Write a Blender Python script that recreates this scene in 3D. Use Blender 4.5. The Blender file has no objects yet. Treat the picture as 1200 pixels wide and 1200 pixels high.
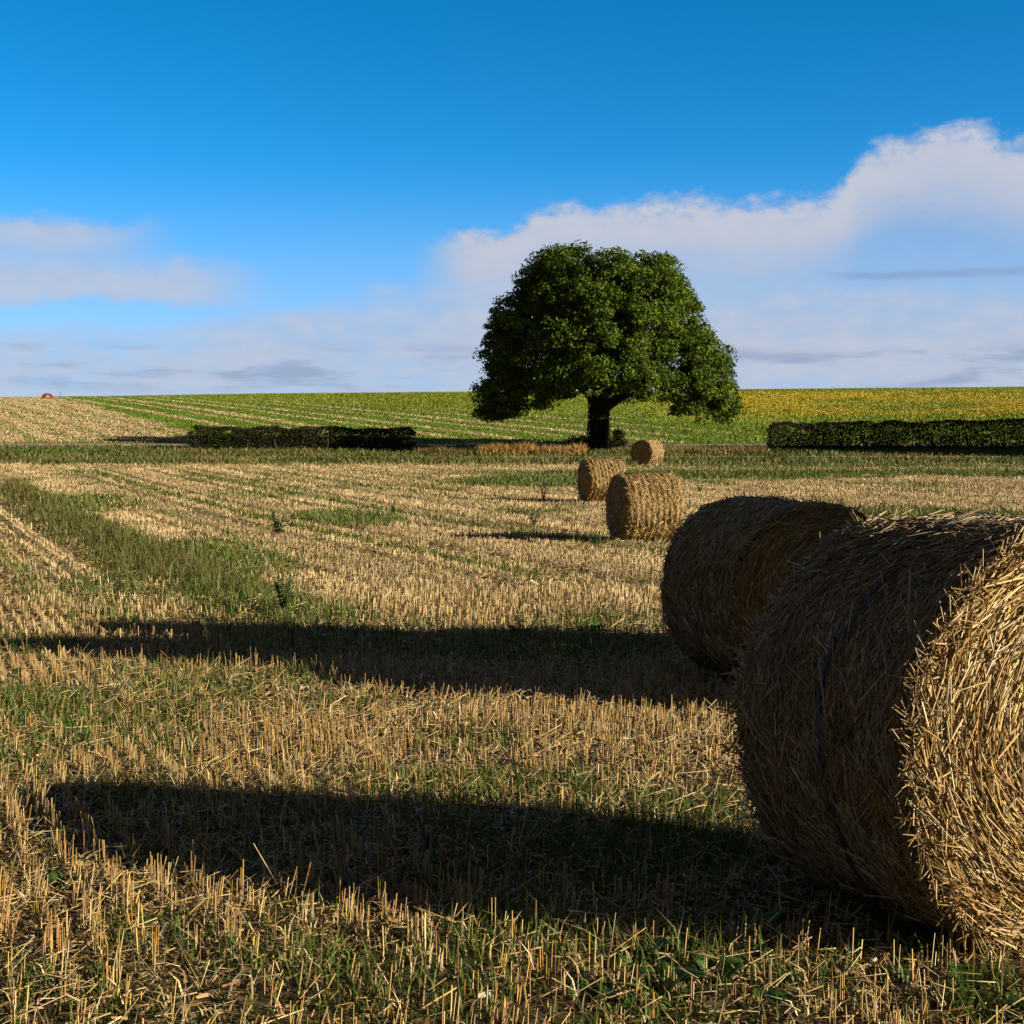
import bpy, math, random
import numpy as np
from mathutils import Vector, Matrix

R = math.radians
rng = np.random.default_rng(7)
random.seed(7)
SC = bpy.context.scene
COL = SC.collection
ALB = .72                                   # overall scale on surface colours, kept low so shade comes out darker
F, EYE = 1725.0, 1.78                      # focal length in 1200-px units, eye height (m)
PITCH = math.atan(100 / F)
SUN_EL, SUN_AZ = R(19.4), R(111.5)         # azimuth clockwise from +Y
SUN = np.array([math.sin(SUN_AZ) * math.cos(SUN_EL), math.cos(SUN_AZ) * math.cos(SUN_EL), math.sin(SUN_EL)])
ROWAZ = R(-22.5)                           # direction of the drilled rows
ROW = np.array([math.sin(ROWAZ), math.cos(ROWAZ)])
ACR = np.array([math.cos(ROWAZ), -math.sin(ROWAZ)])

# ------------------------------------------------------------------ numeric helpers
def sstep(a, b, x):
    t = np.clip((x - a) / (b - a), 0, 1)
    return t * t * (3 - 2 * t)

def _hash(ix, iy, s):
    h = (ix.astype(np.int64) * 374761393 + iy.astype(np.int64) * 668265263 + s * 974634777) & 0xFFFFFFFF
    h = ((h ^ (h >> 13)) * 1274126177) & 0xFFFFFFFF
    return ((h ^ (h >> 16)) & 0xFFFFFF) / float(0xFFFFFF)

def vnoise(x, y, s=0):
    x = np.asarray(x, float); y = np.asarray(y, float)
    ix, iy = np.floor(x), np.floor(y)
    fx, fy = x - ix, y - iy
    fx = fx * fx * (3 - 2 * fx); fy = fy * fy * (3 - 2 * fy)
    a, b = _hash(ix, iy, s), _hash(ix + 1, iy, s)
    c, d = _hash(ix, iy + 1, s), _hash(ix + 1, iy + 1, s)
    return (a + (b - a) * fx) * (1 - fy) + (c + (d - c) * fx) * fy

def fbm(x, y, s=0, o=4):
    v, a, t = 0, .5, 0
    for i in range(o):
        v = v + a * vnoise(np.asarray(x) * 2 ** i, np.asarray(y) * 2 ** i, s + i * 17); t += a; a *= .5
    return v / t

def hermite(xs, ys, q):
    xs = np.array(xs, float); ys = np.array(ys, float)
    m = np.gradient(ys, xs)
    i = np.clip(np.searchsorted(xs, q) - 1, 0, len(xs) - 2)
    h = xs[i + 1] - xs[i]; t = np.clip((q - xs[i]) / h, 0, 1)
    return ((2*t**3 - 3*t**2 + 1) * ys[i] + (t**3 - 2*t**2 + t) * h * m[i] + (-2*t**3 + 3*t**2) * ys[i+1] + (t**3 - t**2) * h * m[i+1])

def _prof():
    xs = [-80, -30, 0, 5, 11.5, 20, 32, 49, 70, 86, 101, 112]
    ys = [.2, .1, .0, .0, -.27, -.5, -.69, -.74, -.62, -.42, .02, .50]
    t = 112; z = .50
    for d in range(130, 271, 20):
        xs.append(d); ys.append(.50 + .0447 * (d - 112))
    z0 = .50 + .0447 * (270 - 112)
    for k in (15, 30, 45, 60, 80, 100):
        xs.append(270 + k); ys.append(z0 + .0447 * k - .00033 * k * k)
    xs += [500, 900, 3500]; ys += [4, 0, -8]
    q = np.concatenate([np.arange(-80, 400, .25), np.arange(400, 3501, 5.)])
    return q, hermite(xs, ys, q)
_PQ, _PZ = _prof()

def gz(x, y):
    x = np.asarray(x, float); y = np.asarray(y, float)
    z = np.interp(y, _PQ, _PZ) + np.clip(x, -250, 250) * .0088 * sstep(110, 300, y)
    near = 1 - sstep(40, 110, y)
    z = z + near * .05 * (fbm(x * .9, y * .9, 3) - .5) + .02 * near * (fbm(x * 5, y * 5, 5, 3) - .5)
    return z

def proj(x, y, z):
    c, s = math.cos(PITCH), math.sin(PITCH)
    zz = np.asarray(z) - EYE
    d = np.maximum(np.asarray(y) * c - zz * s, .3); u = np.asarray(y) * s + zz * c
    return 600 + F * np.asarray(x) / d, 600 - F * u / d

def ground(px, py):
    """ground point seen at a reference pixel (used to read positions off the photograph once)"""
    ys = np.concatenate([np.arange(3, 40, .02), np.arange(40, 330, .1)])
    c, s = math.cos(PITCH), math.sin(PITCH)
    X = None
    xs = np.zeros_like(ys)
    for _ in range(3):
        z = np.interp(ys, _PQ, _PZ) + np.clip(xs, -250, 250) * .0088 * sstep(110, 300, ys)
        d = ys * c - (z - EYE) * s
        xs = (px - 600) / F * d
    q = 600 - F * (ys * s + (z - EYE) * c) / d
    i = int(np.argmax(q <= py))
    return float(xs[i]), float(ys[i])

# ------------------------------------------------------------------ object helpers
def mesh_obj(name, V, faces, mat, parent=None, col=None, smooth=True):
    """V (n,3); faces: list of int arrays (m,k); col (n,3) colour per vertex"""
    me = bpy.data.meshes.new(name)
    V = np.ascontiguousarray(V, np.float32)
    faces = [np.asarray(f, np.int32) for f in faces if len(f)]
    loops = np.concatenate([f.ravel() for f in faces])
    tot = np.concatenate([np.full(len(f), f.shape[1], np.int32) for f in faces])
    st = np.concatenate([[0], np.cumsum(tot)[:-1]]).astype(np.int32)
    me.vertices.add(len(V)); me.vertices.foreach_set('co', V.ravel())
    me.loops.add(len(loops)); me.loops.foreach_set('vertex_index', loops)
    me.polygons.add(len(tot)); me.polygons.foreach_set('loop_start', st)
    me.polygons.foreach_set('use_smooth', np.full(len(tot), smooth, bool))
    me.update(calc_edges=True)
    if col is not None:
        a = me.color_attributes.new('col', 'FLOAT_COLOR', 'POINT')
        c = np.ones((len(V), 4), np.float32); c[:, :3] = np.asarray(col) * ALB
        a.data.foreach_set('color', c.ravel())
    me.materials.append(mat)
    o = bpy.data.objects.new(name, me); COL.objects.link(o)
    if parent: o.parent = parent
    return o

def tag(o, label=None, cat=None, group=None, kind=None):
    if label: o['label'] = label
    if cat: o['category'] = cat
    if group: o['group'] = group
    if kind: o['kind'] = kind
    return o

def empty(name, loc, rz=0):
    o = bpy.data.objects.new(name, None); COL.objects.link(o)
    o.location = loc; o.rotation_euler = (0, 0, rz); o.empty_display_size = .2
    return o

class Geo:
    """collects pieces (verts, faces, colours) of ONE mesh"""
    def __init__(s): s.V, s.Fq, s.Ft, s.C, s.n = [], [], [], [], 0
    def add(s, V, quads=None, tris=None, col=(1, 1, 1)):
        V = np.asarray(V, float).reshape(-1, 3)
        s.V.append(V)
        c = np.asarray(col, float)
        s.C.append(np.broadcast_to(c, (len(V), 3)) if c.ndim == 1 else c)
        if quads is not None and len(quads): s.Fq.append(np.asarray(quads) + s.n)
        if tris is not None and len(tris): s.Ft.append(np.asarray(tris) + s.n)
        s.n += len(V)
    def build(s, name, mat, parent=None, smooth=True):
        fs = []
        if s.Fq: fs.append(np.concatenate(s.Fq))
        if s.Ft: fs.append(np.concatenate(s.Ft))
        return mesh_obj(name, np.concatenate(s.V), fs, mat, parent, np.concatenate(s.C), smooth)

def unit(v): return v / np.maximum(np.linalg.norm(v, axis=-1, keepdims=True), 1e-9)

def prisms(g, A, B, w, col, taper=1.0, sides=3):
    """straws: three-sided rods from A to B with half width w"""
    n = len(A); d = unit(B - A)
    r = rng.normal(size=(n, 3)); u = unit(np.cross(d, r)); v = np.cross(d, u)
    w = np.broadcast_to(np.asarray(w, float), (n,))[:, None]
    ring = []
    for P, k in ((A, 1.0), (B, taper)):
        for j in range(sides):
            a = 2 * math.pi * j / sides
            ring.append(P + (u * math.cos(a) + v * math.sin(a)) * w * k)
    V = np.stack(ring, 1).reshape(-1, 3)
    base = (np.arange(n) * 2 * sides)[:, None]
    q = []
    for j in range(sides):
        k = (j + 1) % sides
        q.append(np.array([j, k, sides + k, sides + j])[None] + base)
    Q = np.stack(q, 1).reshape(-1, 4)
    T = (np.arange(sides, 2 * sides)[None] + base) if sides == 3 else None
    g.add(V, Q, T, np.repeat(col, 2 * sides, 0))

def strips(g, A, B, w, col, yaw=None):
    """flat upright stems: one quad each with random heading"""
    n = len(A)
    yaw = rng.uniform(0, math.pi, n) if yaw is None else yaw
    s = np.stack([np.cos(yaw), np.sin(yaw), 0 * yaw], 1) * np.broadcast_to(np.asarray(w, float), (n,))[:, None]
    V = np.stack([A - s, A + s, B + s * .8, B - s * .8], 1).reshape(-1, 3)
    Q = np.arange(n * 4).reshape(n, 4)
    g.add(V, Q, None, np.repeat(col, 4, 0))

def blades(g, A, h, w, lean, col, tipcol=None):
    """grass blades: two segments, bent, pointed"""
    n = len(A)
    yaw = rng.uniform(0, 2 * math.pi, n)
    s = np.stack([np.cos(yaw), np.sin(yaw), 0 * yaw], 1) * (np.broadcast_to(w, (n,))[:, None])
    az = rng.uniform(0, 2 * math.pi, n)
    L = np.stack([np.cos(az), np.sin(az), 0 * az], 1) * (lean * h)[:, None]
    up = np.zeros((n, 3)); up[:, 2] = h
    M = A + up * .55 + L * .3
    T = A + up * np.sqrt(np.maximum(1 - .5 * lean**2, .15))[:, None] + L
    V = np.stack([A - s, A + s, M + s * .8, M - s * .8, T], 1).reshape(-1, 3)
    b = (np.arange(n) * 5)[:, None]
    Q = np.array([0, 1, 2, 3])[None] + b; Tt = np.array([3, 2, 4])[None] + b
    c = np.repeat(col, 5, 0)
    g.add(V, Q, Tt, c)

def leaves(g, P, size, col, nrm=None, aspect=.55, jit=.6):
    """small pointed leaves: folded diamonds, one at each point"""
    n = len(P)
    if nrm is None: nrm = rng.normal(size=(n, 3))
    nn = unit(nrm + rng.normal(size=(n, 3)) * jit)
    d = unit(np.cross(nn, rng.normal(size=(n, 3)))); s = np.cross(nn, d)
    size = np.broadcast_to(np.asarray(size, float), (n,))[:, None]
    a, b = d * size * .5, s * size * .5 * aspect
    f = nn * size * .10
    V = np.stack([P - a, P + b * .9 - a * .1 + f, P + a - f * .6, P - b * .9 - a * .1 + f], 1).reshape(-1, 3)
    k = (np.arange(n) * 4)[:, None]
    T = np.stack([np.array([0, 1, 2])[None] + k, np.array([0, 2, 3])[None] + k], 1).reshape(-1, 3)
    g.add(V, None, T, np.repeat(col, 4, 0))

def tube(g, pts, rad, col, sides=10, rough=.08):
    pts = np.asarray(pts, float); n = len(pts)
    t = np.gradient(pts, axis=0); t = unit(t)
    ref = np.array([.3, .9, .1]); V = []
    for i in range(n):
        u = unit(np.cross(t[i], ref)); v = np.cross(t[i], u)
        for j in range(sides):
            a = 2 * math.pi * j / sides
            r = rad[i] * (1 + rough * random.uniform(-1, 1))
            V.append(pts[i] + (u * math.cos(a) + v * math.sin(a)) * r)
    Q = []
    for i in range(n - 1):
        for j in range(sides):
            k = (j + 1) % sides
            Q.append([i*sides + j, i*sides + k, (i+1)*sides + k, (i+1)*sides + j])
    V.append(pts[-1]); e = len(V) - 1
    T = [[(n-1)*sides + j, (n-1)*sides + (j+1) % sides, e] for j in range(sides)]
    g.add(V, Q, T, col)

def vary(base, n, amt=.2, hue=.06):
    """n colours round a base colour (brightness and hue of each piece differ)"""
    b = np.asarray(base, float)
    if b.ndim == 1: b = b[None]
    if len(b) > 1 and len(b) != n: b = b[rng.integers(0, len(b), n)]
    c = b * np.exp(rng.normal(size=(n, 1)) * amt) * np.exp(rng.normal(size=(n, 3)) * hue)
    return np.clip(c, 0, .85)

# ------------------------------------------------------------------ materials
def new_mat(name):
    m = bpy.data.materials.new(name); m.use_nodes = True
    nt = m.node_tree; nt.nodes.clear()
    return m, nt, nt.nodes, nt.links

def attr_mat(name, rough=.7, spec=.25, transl=0.0, noise=None, bump=None, tint=(1, 1, 1)):
    """colour per piece from the mesh's own colours, broken up by procedural noise"""
    m, nt, N, L = new_mat(name)
    out = N.new('ShaderNodeOutputMaterial'); p = N.new('ShaderNodeBsdfPrincipled')
    a = N.new('ShaderNodeAttribute'); a.attribute_name = 'col'
    p.inputs['Roughness'].default_value = rough
    p.inputs['Specular IOR Level'].default_value = spec
    tc = N.new('ShaderNodeTexCoord')
    src = a.outputs['Color']
    if noise:
        nz = N.new('ShaderNodeTexNoise'); nz.inputs['Scale'].default_value = noise[0]; nz.inputs['Detail'].default_value = 4
        L.new(tc.outputs['Object'], nz.inputs['Vector'])
        mr = N.new('ShaderNodeMapRange'); mr.inputs['To Min'].default_value = 1 - noise[1]; mr.inputs['To Max'].default_value = 1 + noise[1]
        mr.inputs['From Min'].default_value = .3; mr.inputs['From Max'].default_value = .7
        L.new(nz.outputs['Fac'], mr.inputs['Value'])
        mx = N.new('ShaderNodeVectorMath'); mx.operation = 'SCALE'
        L.new(src, mx.inputs[0]); L.new(mr.outputs[0], mx.inputs['Scale']); src = mx.outputs[0]
    L.new(src, p.inputs['Base Color'])
    if bump:
        nb = N.new('ShaderNodeTexNoise'); nb.inputs['Scale'].default_value = bump[0]; nb.inputs['Detail'].default_value = 5
        L.new(tc.outputs['Object'], nb.inputs['Vector'])
        bp = N.new('ShaderNodeBump'); bp.inputs['Strength'].default_value = bump[1]; bp.inputs['Distance'].default_value = bump[2]
        L.new(nb.outputs['Fac'], bp.inputs['Height']); L.new(bp.outputs[0], p.inputs['Normal'])
    sh = p.outputs[0]
    if transl > 0:
        t = N.new('ShaderNodeBsdfTranslucent'); L.new(src, t.inputs['Color'])
        ms = N.new('ShaderNodeMixShader'); ms.inputs[0].default_value = transl
        L.new(sh, ms.inputs[1]); L.new(t.outputs[0], ms.inputs[2]); sh = ms.outputs[0]
    L.new(sh, out.inputs[0])
    return m

M_ground = attr_mat('field soil', rough=.95, spec=.1, noise=(9, .45), bump=(14, .8, .05))
M_straw = attr_mat('straw', rough=.5, spec=.3)
M_core = attr_mat('packed straw', rough=.8, spec=.15, noise=(30, .45), bump=(45, 1, .03))
M_grass = attr_mat('grass', rough=.55, spec=.25, transl=.25)
M_leaf = attr_mat('foliage', rough=.55, spec=.14, transl=.22)
M_bark = attr_mat('bark', rough=.9, spec=.1, noise=(6, .4), bump=(18, .9, .05))
M_twine = attr_mat('twine', rough=.5, spec=.3, noise=(40, .2))
M_paint = attr_mat('paint', rough=.5, spec=.4, noise=(5, .15))
M_road = attr_mat('road stone', rough=.9, spec=.1, noise=(2, .25), bump=(8, .5, .02))

# ------------------------------------------------------------------ where what grows (all in ground coordinates)
PATCH = [  # green patches: centre and radii as read off the photograph, strength
    (60, 835, 110, 28, .8), (230, 660, 110, 26, .8), (120, 690, 60, 20, .5), (290, 665, 70, 18, .6),
    (640, 565, 110, 7, 1), (420, 610, 60, 9, .7), (390, 606, 60, 8, .6), (1030, 604, 190, 9, .75), (1000, 548, 260, 7, .9),
    (880, 558, 110, 5, .7), (640, 765, 160, 24, .75), (420, 752, 160, 20, .6), (700, 735, 90, 14, .6),
    (760, 1010, 170, 34, .75), (560, 935, 90, 20, .5), (250, 1000, 90, 30, .35), (200, 790, 120, 16, .45),
    (800, 1130, 90, 40, .7), (1160, 1180, 70, 40, .7), (480, 1160, 130, 45, .4), (60, 1170, 110, 40, .35), (100, 590, 70, 12, .6),
    (20, 900, 60, 30, .45), (400, 830, 100, 12, .4), (850, 790, 60, 14, .4), (300, 580, 60, 5, .4), (620, 600, 60, 5, .4),
    (150, 940, 80, 20, .5), (340, 1130, 110, 26, .5), (620, 1110, 100, 24, .45), (330, 960, 90, 20, .5), (950, 1140, 90, 26, .5), (540, 870, 90, 12, .5), (60, 760, 90, 14, .55), (300, 800, 90, 14, .55), (180, 1100, 80, 22, .45)]
def vcoord(x, y): return x * ACR[0] + y * ACR[1]

def veg(x, y):
    """how green the ground is, 0 stubble .. 1 grass"""
    v = vcoord(x, y)
    X, Y = proj(x, y, np.interp(y, _PQ, _PZ))
    n1 = fbm(x * .45, y * .3, 11); n2 = fbm(x * 2.2, y * 2.2, 12)
    g = .55 * sstep(.5, .72, n1 * .6 + n2 * .4) * (1 - .75 * sstep(15, 22, y) * (1 - sstep(50, 66, y)))
    for cx, cy, rx, ry, s in PATCH:
        e = ((X - cx) / rx) ** 2 + ((Y - cy) / ry) ** 2
        g = np.maximum(g, s * sstep(1.6, .1, e + (n2 - .5) * 1.6))
    wob = (n1 - .5) * .8
    for c, w, s, y0, y1 in ((4.1, .85, .85, 13, 66), (1.7, .15, .5, 15, 60), (9.15, .26, .62, 19, 90), (13.4, .24, .66, 24, 90),
                    (7.0, .16, .35, 20, 60), (17.8, .25, .5, 45, 90), (22, .25, .5, 50, 90), (-1.6, .3, .5, 25, 80)):
        g = np.maximum(g, s * sstep(w * 1.6, w * .4, np.abs(v - c + wob * .35) + (n2 - .5) * w * 1.2) * sstep(y0, y0 + 6, y) * (1 - sstep(y1 - 8, y1, y)))
    g = np.maximum(g, .9 * sstep(.75, .35, np.abs(y - 74 + (n1 - .5) * 10) / 7) * sstep(-8, 8, x))
    g = np.maximum(g, sstep(84, 90, y + (n2 - .5) * 5) * .95)
    g = np.where((y > 70) & (y < 84), g * np.where(np.abs(y - 80) < 3, .35, 1), g)
    return np.clip(g, 0, 1)

TAN = np.array([.24, .165, .075]); SOIL = np.array([.065, .043, .022]); GRN = np.array([.035, .07, .008])
def rut(x, y):
    v = vcoord(x, y); n = fbm(x * .8, y * .8, 14); r = np.zeros(np.shape(v))
    for c, w, y0, y1 in ((8.2, .22, 17, 85), (10.1, .24, 17, 85), (12.2, .22, 22, 85), (14.6, .24, 26, 88), (6.3, .14, 17, 60), (16.4, .22, 34, 88), (19.6, .2, 44, 88),
                         (.3, .13, 15, 60), (.66, .13, 15, 60), (1.02, .13, 15, 60), (1.4, .13, 15, 60), (2.1, .13, 15, 60), (2.45, .13, 15, 60), (-3.4, .16, 20, 80), (3.0, .2, 16, 80)):
        r = np.maximum(r, sstep(w * 1.7, w * .4, np.abs(v - c + (n - .5) * .25)) * sstep(y0, y0 + 5, y) * sstep(y1, y1 - 8, y) * np.where(c < 2.5, 1, sstep(.15, .4, fbm(x * .22, y * .22, 15))))
    return r

def hill_zone(x, y):
    """beyond the hedges: returns (tan stubble, flower) weights 0..1"""
    v = vcoord(x, y)
    n = fbm(x * .06, y * .06, 31); n2 = fbm(x * .4, y * .25, 32)
    vv = v + (n - .5) * 1.2
    tan = sstep(25.5, 23.5, vv + (n2 - .5) * 2.5 - .03 * (y - 180))
    for c, w in ((28.5, .6), (33.0, .35), (36.3, .9), (41.5, .5), (45.5, .7), (50.5, .45), (54.5, .9), (60, .6), (66, .7), (72, .5), (79, .6)):
        tan = np.maximum(tan, .9 * sstep(w * 1.5, w * .5, np.abs(vv - c) + (n2 - .5) * w * 1.4) * sstep(320, 240, y + max(0, c - 40) * 1.5))
    for c in (9.5, 12.5, 15.2, 18.6, 21.2):
        tan = np.where(vv < 23, np.minimum(tan, 1 - .5 * sstep(.8, .25, np.abs(vv - c) + (n2 - .5) * .6)), tan)
    tan = np.where((vv < 23) & (n2 > .66), tan * .6, tan)
    fl = sstep(10, 26, x - .06 * (y - 130)) * (.25 + .75 * sstep(140, 185, y)) * sstep(275, 235, y) * sstep(.36, .60, n2 * .4 + fbm(x * .06, y * .03, 35) * .6)
    tan = tan * (1 - sstep(5, 18, x - .02 * y))
    verge = sstep(116, 110, y + (n2 - .5) * 4)
    return tan * (1 - verge), fl * (1 - verge)

# ------------------------------------------------------------------ ground sheet
def build_ground():
    yr = np.concatenate([np.linspace(-80, -9, 12), np.linspace(-8, 0, 14), np.linspace(.5, 16, 190), np.geomspace(16.2, 320, 380), np.geomspace(330, 3400, 40)])
    t = np.linspace(-1, 1, 361)
    Y = np.repeat(yr[:, None], len(t), 1)
    X = .62 * np.maximum(Y + 6, 3) * t[None] + (90 + .35 * np.maximum(Y, 0)) * t[None] ** 9
    Z = gz(X, Y)
    x, y = X.ravel(), Y.ravel()
    g = veg(x, y); tn, fl = hill_zone(x, y)
    n = fbm(x * 1.3, y * 1.3, 41); n2 = fbm(x * 6, y * 6, 42, 3); dd = sstep(9, 26, y)[:, None]
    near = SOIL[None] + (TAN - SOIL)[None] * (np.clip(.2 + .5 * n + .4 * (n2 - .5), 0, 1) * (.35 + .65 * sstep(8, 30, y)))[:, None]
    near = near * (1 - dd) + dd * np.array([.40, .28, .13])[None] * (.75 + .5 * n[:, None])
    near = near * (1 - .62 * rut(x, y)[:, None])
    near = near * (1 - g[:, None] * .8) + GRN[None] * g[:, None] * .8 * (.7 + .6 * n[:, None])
    far = np.array([.12, .195, .010])[None] * (.75 + .5 * n[:, None])
    far = far * (1 - tn[:, None]) + np.array([.40, .27, .12])[None] * (.8 + .4 * n[:, None]) * tn[:, None]
    far = far * (1 - .7 * fl[:, None]) + np.array([.34, .24, .010])[None] * .7 * fl[:, None]
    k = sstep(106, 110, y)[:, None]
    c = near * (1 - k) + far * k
    nr, nc = Y.shape
    idx = np.arange(nr * nc).reshape(nr, nc)
    Q = np.stack([idx[:-1, :-1], idx[:-1, 1:], idx[1:, 1:], idx[1:, :-1]], -1).reshape(-1, 4)
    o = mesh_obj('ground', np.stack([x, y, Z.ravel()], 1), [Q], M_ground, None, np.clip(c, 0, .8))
    tag(o, 'stubble field and hill under the stalks and grass', 'ground', kind='structure')
build_ground()

def strip_surface(name, pts, w, col, label, cat):
    """a track laid a few mm over the ground"""
    pts = np.asarray(pts, float)
    s = np.concatenate([[0], np.cumsum(np.hypot(*np.diff(pts, axis=0).T))])
    q = np.arange(0, s[-1], .8)
    cx, cy = np.interp(q, s, pts[:, 0]), np.interp(q, s, pts[:, 1])
    k = np.linspace(-1, 1, 9)
    X = np.repeat(cx[:, None], 9, 1); Y = cy[:, None] + k[None] * w / 2
    Z = gz(X, Y) + .05 + .03 * (1 - k[None] ** 2)
    n = len(q); idx = np.arange(n * 9).reshape(n, 9)
    Q = np.stack([idx[:-1, :-1], idx[1:, :-1], idx[1:, 1:], idx[:-1, 1:]], -1).reshape(-1, 4)
    o = mesh_obj(name, np.stack([X, Y, Z], -1).reshape(-1, 3), [Q], M_road, None, vary(col, n * 9, .12, .03))
    tag(o, label, cat, kind='structure')
strip_surface('farm_road', [(-130, 112), (-60, 110.5), (-20, 109.5), (30, 109), (80, 109)], 3.0, (.30, .26, .2), 'pale farm road running behind the hedges', 'road')
strip_surface('track', [(-70, 93.4), (-20, 94.2), (10, 94.6), (60, 95)], 1.0, (.26, .20, .11), 'thin worn wheel track in the grass in front of the hedges', 'track')

# ------------------------------------------------------------------ scattered growth
def wedge(y0, y1, dens, margin=.37, pad=2.0):
    """random ground points between distances y0..y1, across the view and a margin to each side"""
    n = int(dens * (y1 - y0) * ((y0 + y1) * margin + 2 * pad))
    y = rng.uniform(y0, y1, int(n * 1.6) + 8); hw = y * margin + pad
    y = y[rng.uniform(0, y1 * margin + pad, len(y)) < hw][:n]
    x = rng.uniform(-1, 1, len(y)) * (y * margin + pad)
    return x, y

STALK = np.array([[.36, .235, .075], [.40, .275, .10], [.31, .19, .055], [.44, .33, .16], [.24, .14, .04]])
PALE = np.array([[.42, .305, .145], [.46, .345, .18], [.375, .26, .11], [.50, .40, .225]])
BALES_XY = []
GOLD = np.array([[.42, .255, .062], [.47, .31, .095], [.36, .20, .045], [.52, .38, .17], [.25, .135, .03]])
WEATHERED_SHADE = np.array([[.27, .19, .085], [.31, .235, .125], [.24, .165, .075], [.35, .28, .17], [.17, .11, .045]])  # greyed old straw, with shade darkened into the colour of the wrapped sides
def clear_of_bales(x, y):
    k = np.ones(len(x), bool)
    for bx, by, r in BALES_XY: k &= (x - bx) ** 2 + (y - by) ** 2 > r * r
    return k

def build_stubble():
    g = Geo()
    rowsp = .145
    for y0, y1, dens, kind in ((2.6, 7, 560, 'p'), (7, 13, 540, 'p'), (13, 22, 420, 's'), (22, 36, 420, 's'), (36, 60, 210, 's'), (60, 88, 90, 's')):
        x, y = wedge(y0, y1, dens)
        v = vcoord(x, y); u = x * ROW[0] + y * ROW[1]
        vr = (np.round(v / rowsp) * rowsp) + rng.normal(size=len(v)) * .018
        cl = (fbm(u * 9, np.round(v / rowsp) * 3.1, 51, 2))                  # plants stand in tufts along the row
        x = vr * ACR[0] + u * ROW[0]; y = vr * ACR[1] + u * ROW[1]
        G = veg(x, y)
        flat = sstep(.56, .68, fbm(x * .55, y * .55, 52))                    # trampled places
        keep = (rng.uniform(size=len(x)) < (1 - .95 * rut(x, y)) * (1 - .97 * G) ** 1.9 * (1 - .72 * flat) * np.maximum(sstep(.3, .55, cl), .7 * sstep(10, 22, y))) & clear_of_bales(x, y)
        x, y, flat = x[keep], y[keep], flat[keep]
        n = len(x); A = np.stack([x, y, gz(x, y) - .01], 1)
        h = np.clip(rng.normal(.102, .03, n), .035, .2) * (.7 + .6 * fbm(x * .5, y * .5, 53)) * (1 - .25 * sstep(12, 30, y))
        leanm = np.abs(rng.normal(0, .13 + .45 * flat, n))
        az = rng.uniform(0, 2 * math.pi, n) * .35 + 2 * math.pi * fbm(x * .8, y * .8, 54) * 1.3
        D = np.stack([np.cos(az) * leanm, np.sin(az) * leanm, np.ones(n)], 1); D = unit(D)
        B = A + D * h[:, None]
        tt = sstep(8, 24, y)[:, None]
        c = vary(np.vstack([STALK, GOLD]), n, .22, .05) * (1 - tt) + vary(PALE, n, .2, .04) * tt
        vv = x * ACR[0] + y * ACR[1]; c = c * (1 + .2 * np.sin(vv * 2 * math.pi / 3.1 + 1.0 + 2 * fbm(x * .1, y * .1, 57)) * sstep(13, 22, y))[:, None] * (.82 + .36 * fbm(x * .35, y * .35, 58))[:, None]
        if kind == 'p': prisms(g, A, B, rng.uniform(.0016, .0032, n), c, .9)
        else: strips(g, A, B, rng.uniform(.0028, .005, n) * (1 + (y - 13) * .025), c)
    o = g.build('stubble', M_straw)
    tag(o, 'cut golden cereal stubble standing in rows over the field', 'stubble', kind='stuff')

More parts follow.
